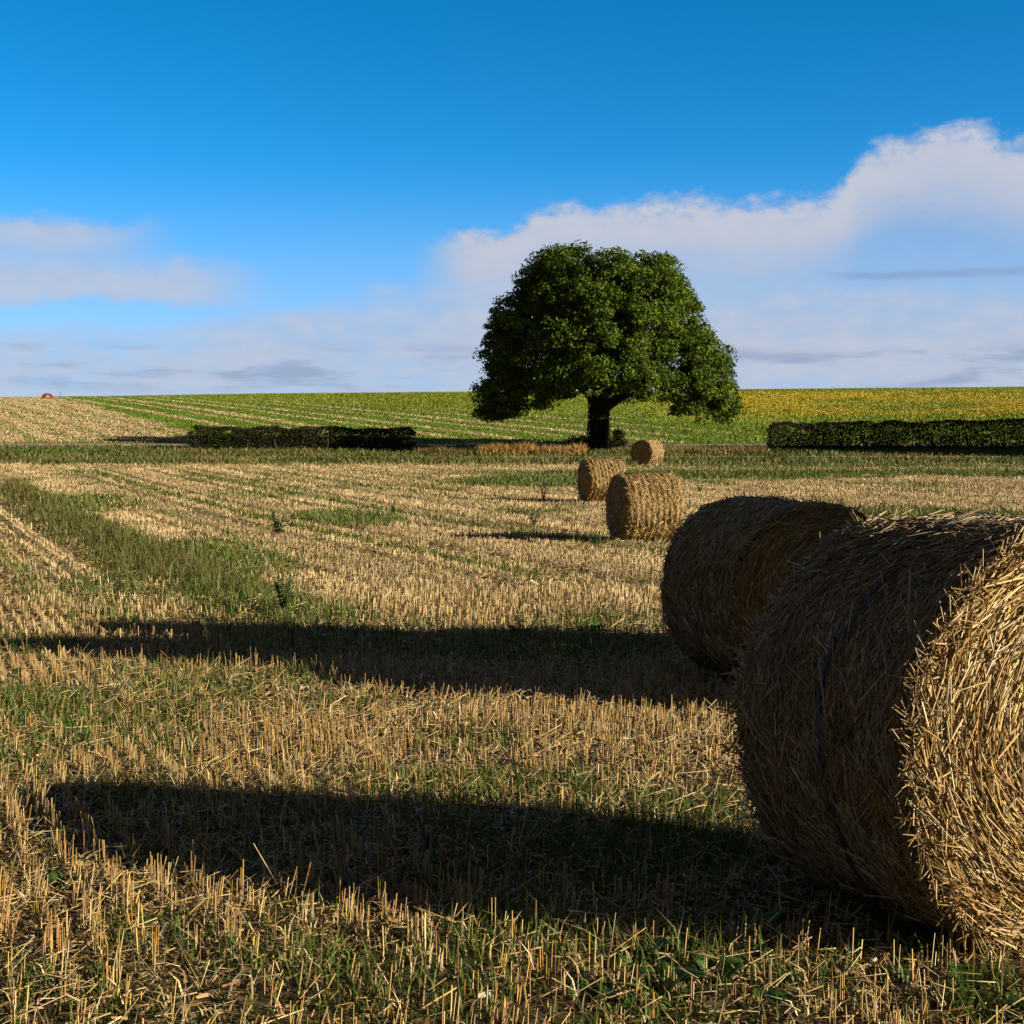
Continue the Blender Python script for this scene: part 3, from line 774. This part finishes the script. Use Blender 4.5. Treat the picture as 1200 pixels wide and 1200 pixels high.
leafy_mound('shrub', TX - 1.5, TY - 1.3, 1.7, .8, 1.0, 2600, 'low dark undergrowth at the left foot of the tree trunk', 'shrub', DKG, seed=1)
leafy_mound('shrub', TX + 1.35, TY - .9, .8, .7, 1.5, 1800, 'upright bush close against the right side of the tree trunk', 'shrub', DKG, seed=2)

root = empty('wooden_post', (TX + .62, TY - 1.6, float(gz(TX + .62, TY - 1.6))))
tag(root, 'thin pale wooden post standing against the right side of the tree trunk', 'post')
g = Geo(); tube(g, [(0, 0, -.3), (.01, 0, .8), (.02, 0, 1.9)], [.07, .066, .062], (.33, .31, .27), 8, .05); g.build('shaft', M_bark, root)
g = Geo(); tube(g, [(.02, 0, 1.9), (.021, 0, 1.94), (.022, 0, 1.97)], [.074, .072, .03], (.25, .24, .22), 8, .03); g.build('cap', M_bark, root)

def dry_bank():
    g = Geo()
    for x0, x1, n, h, cols in ((-2.2, 4.9, 3600, .75, np.array([[.40, .23, .06], [.34, .18, .05], [.45, .29, .10]])),
                               (6.8, 17, 3200, .62, np.array([[.22, .15, .045], [.14, .13, .03], [.30, .20, .06]])),
                               (-6.5, -2.2, 1200, .5, np.array([[.2, .13, .04], [.12, .11, .03]]))):
        x = rng.uniform(x0, x1, n); y = 98.6 + rng.normal(0, .55, n)
        A = np.stack([x, y, gz(x, y) - .03], 1)
        hh = h * rng.uniform(.4, 1.15, n) * (.5 + fbm(x * 1.1, y * .6, 141))
        blades(g, A, hh, rng.uniform(.015, .035, n), rng.uniform(.1, 1.0, n), vary(cols, n, .2, .05))
    tag(g.build('dry_grass', M_grass), 'bank of dry orange grass along the foot of the tree', 'dry grass', kind='stuff')
dry_bank()

def make_weed(px, py, kind, h, label, seed, w=None):
    """a single plant: rosette = broad leaves from the base, upright = stem with leaves, seed = seeding grass"""
    rs = np.random.default_rng(seed)
    x, y = ground(px, py)
    names = {'rosette': 'broadleaf_weed', 'upright': 'upright_weed', 'pale': 'pale_leafed_plant', 'seed': 'seeding_grass'}
    root = empty(names[kind], (x, y, float(gz(x, y)) - .01)); tag(root, label, 'plant')
    cols = {'rosette': np.array([[.035, .085, .014], [.05, .10, .02]]), 'upright': np.array([[.03, .065, .016], [.045, .08, .02]]),
            'pale': np.array([[.13, .20, .13], [.10, .165, .10]]), 'seed': np.array([[.22, .22, .06], [.30, .25, .09]])}[kind]
    def broad(g, base, az, el, ln, wd, col):
        k = np.linspace(0, 1, 7); d = np.array([math.cos(az), math.sin(az), 0]); s = np.array([-math.sin(az), math.cos(az), 0])
        V = []
        for i, t in enumerate(k):
            c = base + d * ln * (t * math.cos(el) ) + np.array([0, 0, ln * (math.sin(el) * t - .45 * t * t)])
            half = wd * math.sin(min(1, t * 1.02 + .06) * math.pi) ** .7 * (1 + .22 * math.sin(t * 19 + seed))
            V += [c - s * half + np.array([0, 0, half * .35]), c, c + s * half + np.array([0, 0, half * .35])]
        Q = []
        for i in range(6):
            for j in (0, 1): Q.append([i*3 + j, i*3 + j + 1, i*3 + j + 4, i*3 + j + 3])
        g.add(V, Q, None, col)
    if kind in ('rosette', 'pale'):
        n = 34 if w else 16
        for j in range(n):
            g = Geo(); ln = h * rs.uniform(.6, 1.25)
            off = rs.normal(0, (w or h * .5), 2) if w else np.zeros(2)
            broad(g, np.array([off[0], off[1], 0]), rs.uniform(0, 6.28), rs.uniform(.35, 1.2), ln, ln * rs.uniform(.2, .3), vary(cols, 1, .2, .06)[0])
            g.build('leaf', M_leaf, root)
    elif kind == 'upright':
        for j in range(4):
            a = rs.uniform(0, 6.28); sp = h * .25
            tip = np.array([math.cos(a) * sp, math.sin(a) * sp, h * rs.uniform(.7, 1.05)])
            g = Geo(); tube(g, [np.zeros(3), tip * .5 + np.array([0, 0, h * .05]), tip], [.010, .008, .004], vary(cols, 1)[0], 5, .03); st = g.build('stem', M_leaf, root)
            g = Geo()
            for q in range(14):
                t = rs.uniform(.15, 1)
                broad(g, tip * t, rs.uniform(0, 6.28), rs.uniform(.2, .9), h * .28 * (1.2 - .6 * t), h * .05, vary(cols, 1, .25, .06)[0])
            g.build('foliage', M_leaf, root)
    else:
        g = Geo(); gh = Geo()
        for j in range(26):
            a = rs.uniform(0, 6.28); ln = h * rs.uniform(.5, 1.05); le = rs.uniform(.1, .5); o = rs.normal(0, w or .12, 2)
            pts = [np.array([o[0] + math.cos(a) * ln * le * t * t, o[1] + math.sin(a) * ln * le * t * t, ln * t]) for t in (0, .4, .75, 1)]
            tube(g, pts, [.003, .003, .0025, .002], vary(cols, 1, .2, .05)[0], 4, 0)
            if j % 3 == 0:
                tp = pts[-1]; m = 14
                P = tp + rs.normal(0, .02, (m, 3)) * np.array([1, 1, 2.2])
                leaves(gh, P, .028, vary((.26, .16, .07), m, .2, .05), None, .4)
        g.build('stems', M_grass, root); gh.build('seed_heads', M_grass, root)

W = [(325, 628, 'upright', .62, 'dark upright weed at the end of a green row, left of centre in mid field'),
     (331, 720, 'upright', .50, 'dark thistle-like weed standing just behind the farther shadow band'),
     (98, 772, 'pale', .16, 'pale blue-green leafy plant at the left, in front of the farther shadow band'),
     (243, 692, 'pale', .20, 'pale blue-green plant at the edge of the green patch behind the shadow band'),
     (322, 700, 'pale', .20, 'pale blue-green leaves beside the dark thistle-like weed'),
     (548, 930, 'rosette', .16, 'dark leafy weed inside the near bale\'s shadow'),
     (188, 1010, 'rosette', .13, 'broad-leaved weed among stubble at the lower left, below the shadow'),
     (812, 1140, 'rosette', .17, 'large clump of broad dark leaves low in the foreground stubble'),
     (735, 1165, 'rosette', .10, 'small broad-leaved weed left of the large foreground clump'),
     (1172, 1192, 'rosette', .15, 'dark broad-leaved weed in the bottom right corner under the nearest bale'),
     (626, 618, 'upright', .42, 'small weed beyond the shadow tip of the larger ribbed bale'),
     (637, 588, 'upright', .55, 'dark weed in the shadow of the smaller ribbed bale'),
     (696, 642, 'upright', .35, 'small weed in stubble left of the larger ribbed bale\'s foot'),
     (605, 742, 'rosette', .22, 'broad-leaved weed in the middle of the farther shadow band'),
     (700, 740, 'rosette', .2, 'broad-leaved weed in the farther shadow band, close to the shaded bale'),
     (236, 768, 'seed', .55, 'tall seeding grass tuft rising across the farther shadow band at left'),
     (308, 775, 'seed', .6, 'taller seeding grass tuft right of its neighbour in front of the farther shadow'),
     (560, 700, 'upright', .2, 'low weed in pale stubble behind the farther shadow band'),
     (820, 578, 'upright', .4, 'dark weed in the green strip right of the ribbed bales'),
     (460, 605, 'upright', .4, 'weed on a green row in the middle of the field'),
     (20, 795, 'rosette', .16, 'broad-leaved weed at the left edge in the green patch'),
     (70, 1040, 'rosette', .12, 'broad-leaved weed near the left edge in the foreground stubble'),
     (505, 1010, 'upright', .14, 'small green weed at the lower edge of the near shadow')]
for i, (px, py, k, h, lab) in enumerate(W):
    make_weed(px, py, k, h, lab, 300 + i, w=.13 if k == 'rosette' and py > 1120 else None)

# ------------------------------------------------------------------ on the crest
hx, hy = -84.5, 268.5
root = empty('hose_reel', (hx, hy, float(gz(hx, hy)))); tag(root, 'tiny orange-red hoop standing on the hill crest at far left', 'reel')
def ring(g, r0, r1, x0, x1, zc, col, n=48):
    a = np.linspace(0, 2 * math.pi, n, endpoint=False)
    P = lambda r, yy: np.stack([np.cos(a) * r, np.full(n, yy), np.sin(a) * r + zc], 1)
    V = np.concatenate([P(r1, x0), P(r1, x1), P(r0, x1), P(r0, x0)])
    i = np.arange(n); j = (i + 1) % n
    Q = np.concatenate([np.stack([k*n + i, k*n + j, ((k+1) % 4)*n + j, ((k+1) % 4)*n + i], 1) for k in range(4)])
    g.add(V, Q, None, col)
for yy in (-.45, .45):
    g = Geo(); ring(g, .66, 1.0, yy - .05, yy + .05, .05, (.33, .07, .02)); g.build('rim', M_paint, root, smooth=False)
g = Geo(); ring(g, .66, .72, -.40, .40, .05, (.06, .045, .04)); g.build('drum', M_paint, root, smooth=False)
g = Geo(); ring(g, .08, .22, -.5, .5, .05, (.30, .09, .03)); g.build('hub', M_paint, root, smooth=False)
sx, sy = -82, 268
root = empty('stake', (sx, sy, float(gz(sx, sy)))); tag(root, 'thin dark stake on the hill crest right of the orange hoop', 'stake')
g = Geo(); tube(g, [(0, 0, -.3), (.03, 0, .5), (.08, 0, 1.2)], [.05, .05, .04], (.06, .05, .04), 6, .05); g.build('shaft', M_bark, root)
g = Geo(); tube(g, [(.07, 0, 1.1), (.16, 0, 1.22), (.25, 0, 1.38)], [.03, .03, .02], (.06, .05, .04), 6, .05); g.build('prong', M_bark, root)

# ------------------------------------------------------------------ sky, sun, camera
def build_world():
    w = bpy.data.worlds.new('World'); SC.world = w; w.use_nodes = True
    nt = w.node_tree; N, L = nt.nodes, nt.links; N.clear()
    def m(op, a, b=None, c=None):
        n = N.new('ShaderNodeMath'); n.operation = op
        for i, v in enumerate((a, b, c)):
            if v is None: continue
            if isinstance(v, (int, float)): n.inputs[i].default_value = v
            else: L.new(v, n.inputs[i])
        return n.outputs[0]
    def ss(a, b, x):
        n = N.new('ShaderNodeMapRange'); n.interpolation_type = 'SMOOTHSTEP'
        n.inputs['From Min'].default_value = a; n.inputs['From Max'].default_value = b
        L.new(x, n.inputs['Value']); return n.outputs[0]
    tc = N.new('ShaderNodeTexCoord'); sep = N.new('ShaderNodeSeparateXYZ'); L.new(tc.outputs['Generated'], sep.inputs[0])
    dx, dy, dz = sep.outputs
    az = m('ARCTAN2', dx, dy); el = m('ARCSINE', dz)
    # angles in units of 1/1725 rad: X runs right from 600 straight ahead, Y runs down from 500 at the horizon
    X = m('MULTIPLY_ADD', az, F, 600); Y = m('MULTIPLY_ADD', el, -F, 500)
    def noise(sx, sy, detail, off, rough=.55, dist=0.0):
        cv = N.new('ShaderNodeCombineXYZ')
        L.new(m('MULTIPLY', X, sx), cv.inputs[0]); L.new(m('MULTIPLY', Y, sy), cv.inputs[1]); cv.inputs[2].default_value = off
        n = N.new('ShaderNodeTexNoise'); n.inputs['Scale'].default_value = 1; n.inputs['Detail'].default_value = detail
        n.inputs['Roughness'].default_value = rough; n.inputs['Distortion'].default_value = dist
        L.new(cv.outputs[0], n.inputs['Vector']); return m('SUBTRACT', n.outputs['Fac'], .5)
    def curve(pts, lo=-400, hi=1700):
        fc = N.new('ShaderNodeFloatCurve'); cm = fc.mapping.curves[0]
        cm.points[0].location = ((pts[0][0] - lo) / (hi - lo), pts[0][1] / 600); cm.points[1].location = ((pts[-1][0] - lo) / (hi - lo), pts[-1][1] / 600)
        for x, y in pts[1:-1]: cm.points.new((x - lo) / (hi - lo), y / 600)
        fc.mapping.update()
        n = N.new('ShaderNodeMapRange'); n.inputs['From Min'].default_value = lo; n.inputs['From Max'].default_value = hi
        L.new(X, n.inputs['Value']); L.new(n.outputs[0], fc.inputs['Value'])
        return m('MULTIPLY', fc.outputs[0], 600)
    def union(a, b): return m('SUBTRACT', m('ADD', a, b), m('MULTIPLY', a, b))
    n1 = noise(.012, .022, 6, 1.3); n2 = noise(.004, .016, 5, 4.7); n3 = noise(.03, .05, 6, 8.1, .6); n4 = noise(.09, .13, 6, 3.3, .65)
    # bank of cloud at the right
    E1 = curve([(-400, 520), (440, 330), (490, 292), (520, 272), (600, 268), (640, 238), (662, 236), (690, 246), (760, 236), (840, 238), (920, 238), (970, 228), (1000, 192), (1050, 174), (1100, 169), (1200, 194), (1400, 206), (1700, 260)])
    dp = m('ADD', m('SUBTRACT', Y, E1), m('MULTIPLY_ADD', n3, 46, m('MULTIPLY_ADD', n4, 20, m('MULTIPLY', n1, 46))))
    bank = m('MULTIPLY', ss(-5, 24, dp), m('SUBTRACT', 1, m('MULTIPLY', ss(30, 135, m('ADD', dp, m('MULTIPLY', n2, 60))), .62)))
    bank = m('MULTIPLY', bank, ss(470, 560, X))
    # streaks at the left
    yl = m('ADD', Y, m('MULTIPLY_ADD', n1, 40, m('MULTIPLY', n3, 22)))
    fadeA = m('SUBTRACT', 1, ss(100, 240, X)); fadeB = m('SUBTRACT', 1, ss(210, 350, X))
    a_ = m('MULTIPLY', m('MULTIPLY', ss(262, 284, yl), m('SUBTRACT', 1, ss(290, 332, yl))), m('MULTIPLY', fadeA, .8))
    b_ = m('MULTIPLY', m('MULTIPLY', ss(296, 334, yl), m('SUBTRACT', 1, ss(350, 372, yl))), m('MULTIPLY', fadeB, .82))
    # low veil towards the horizon
    E2 = curve([(-400, 380), (60, 384), (200, 376), (320, 360), (430, 350), (560, 342), (850, 332), (1000, 338), (1200, 340), (1700, 360)])
    dv = m('ADD', m('SUBTRACT', Y, E2), m('MULTIPLY_ADD', n1, 30, m('MULTIPLY', n2, 70)))
    low = m('MULTIPLY', ss(-6, 40, m('MULTIPLY_ADD', n3, 18, dv)), m('MULTIPLY', ss(-.32, .14, m('MULTIPLY_ADD', n3, .5, noise(.0055, .026, 6, 30.5))), .72))
    veil = union(m('MULTIPLY', ss(-10, 60, dv), .60), m('MULTIPLY', ss(190, 440, Y), .55))
    cl = union(union(union(bank, low), veil), union(a_, b_))
    # grey streaks low down
    gs = ss(-.04, .15, m('ADD', noise(.0065, .045, 6, 12.4), m('MULTIPLY', n3, .25)))
    gm = m('MULTIPLY', gs, m('MULTIPLY', ss(396, 424, Y), m('SUBTRACT', 1, ss(446, 470, Y))))
    st = m('MULTIPLY', m('MULTIPLY', ss(322, 328, m('ADD', Y, m('MULTIPLY', n3, 10))), m('SUBTRACT', 1, ss(330, 338, m('ADD', Y, m('MULTIPLY', n3, 10))))), m('MULTIPLY', ss(930, 1010, X), .6))
    grey = union(m('MULTIPLY', gm, .62), st)
    sky = N.new('ShaderNodeTexSky'); sky.sky_type = 'NISHITA'; sky.sun_disc = False
    sky.sun_elevation = SUN_EL; sky.sun_rotation = SUN_AZ
    sky.air_density = .45; sky.dust_density = 0.0; sky.ozone_density = 3.0; sky.altitude = 200
    hs = N.new('ShaderNodeHueSaturation'); hs.inputs['Hue'].default_value = .488; hs.inputs['Saturation'].default_value = 1.29; L.new(sky.outputs[0], hs.inputs['Color'])
    b0 = N.new('ShaderNodeBackground'); b0.inputs['Strength'].default_value = .080; L.new(hs.outputs[0], b0.inputs['Color'])
    cc = N.new('ShaderNodeMix'); cc.data_type = 'RGBA'
    cw = N.new('ShaderNodeMix'); cw.data_type = 'RGBA'; cw.inputs['A'].default_value = (.46, .57, .80, 1); cw.inputs['B'].default_value = (.655, .695, .82, 1)
    L.new(m('MULTIPLY', union(union(bank, low), union(a_, b_)), m('MULTIPLY_ADD', n3, 1.1, .85)), cw.inputs['Factor']); L.new(cw.outputs['Result'], cc.inputs['A']); cc.inputs['B'].default_value = (.28, .38, .60, 1)
    L.new(grey, cc.inputs['Factor'])
    b1 = N.new('ShaderNodeBackground'); b1.inputs['Strength'].default_value = .335; L.new(cc.outputs['Result'], b1.inputs['Color'])
    mx = N.new('ShaderNodeMixShader'); L.new(union(cl, m('MULTIPLY', grey, .8)), mx.inputs[0]); L.new(b0.outputs[0], mx.inputs[1]); L.new(b1.outputs[0], mx.inputs[2])
    # unseen grey cloud added overhead and behind the camera to dim ambient light
    aa = m('ABSOLUTE', az)
    over = m('MULTIPLY', union(ss(.36, .75, el), ss(.5, .95, aa)), ss(-.30, .05, noise(.0016, .0022, 5, 21.0)))
    b2 = N.new('ShaderNodeBackground'); b2.inputs['Color'].default_value = (.052, .050, .051, 1); b2.inputs['Strength'].default_value = 1
    mz = N.new('ShaderNodeMixShader'); L.new(m('MULTIPLY', over, .9), mz.inputs[0]); L.new(mx.outputs[0], mz.inputs[1]); L.new(b2.outputs[0], mz.inputs[2])
    out = N.new('ShaderNodeOutputWorld'); L.new(mz.outputs[0], out.inputs[0])
build_world()

sun = bpy.data.lights.new('sun', 'SUN'); sun.energy = 5; sun.angle = R(.5); sun.color = (1, .87, .68)
so = bpy.data.objects.new('sun', sun); COL.objects.link(so)
so.rotation_euler = Vector(SUN).to_track_quat('Z', 'Y').to_euler(); so.location = (60, -40, 40)

cam = bpy.data.cameras.new('camera'); co = bpy.data.objects.new('camera', cam); COL.objects.link(co)
cam.sensor_width = 36; cam.lens = 36 * F / 1200; cam.clip_start = .05; cam.clip_end = 8000
co.location = (0, 0, EYE); co.rotation_euler = (math.pi / 2 - PITCH, 0, 0)
SC.camera = co
SC.render.resolution_x = SC.render.resolution_y = 1024
vs = SC.view_settings; vs.view_transform = 'Standard'; vs.look = 'None'; vs.exposure = 1.32; vs.gamma = 1
SC.cycles.max_bounces = 6; SC.cycles.diffuse_bounces = 3; SC.cycles.transparent_max_bounces = 4
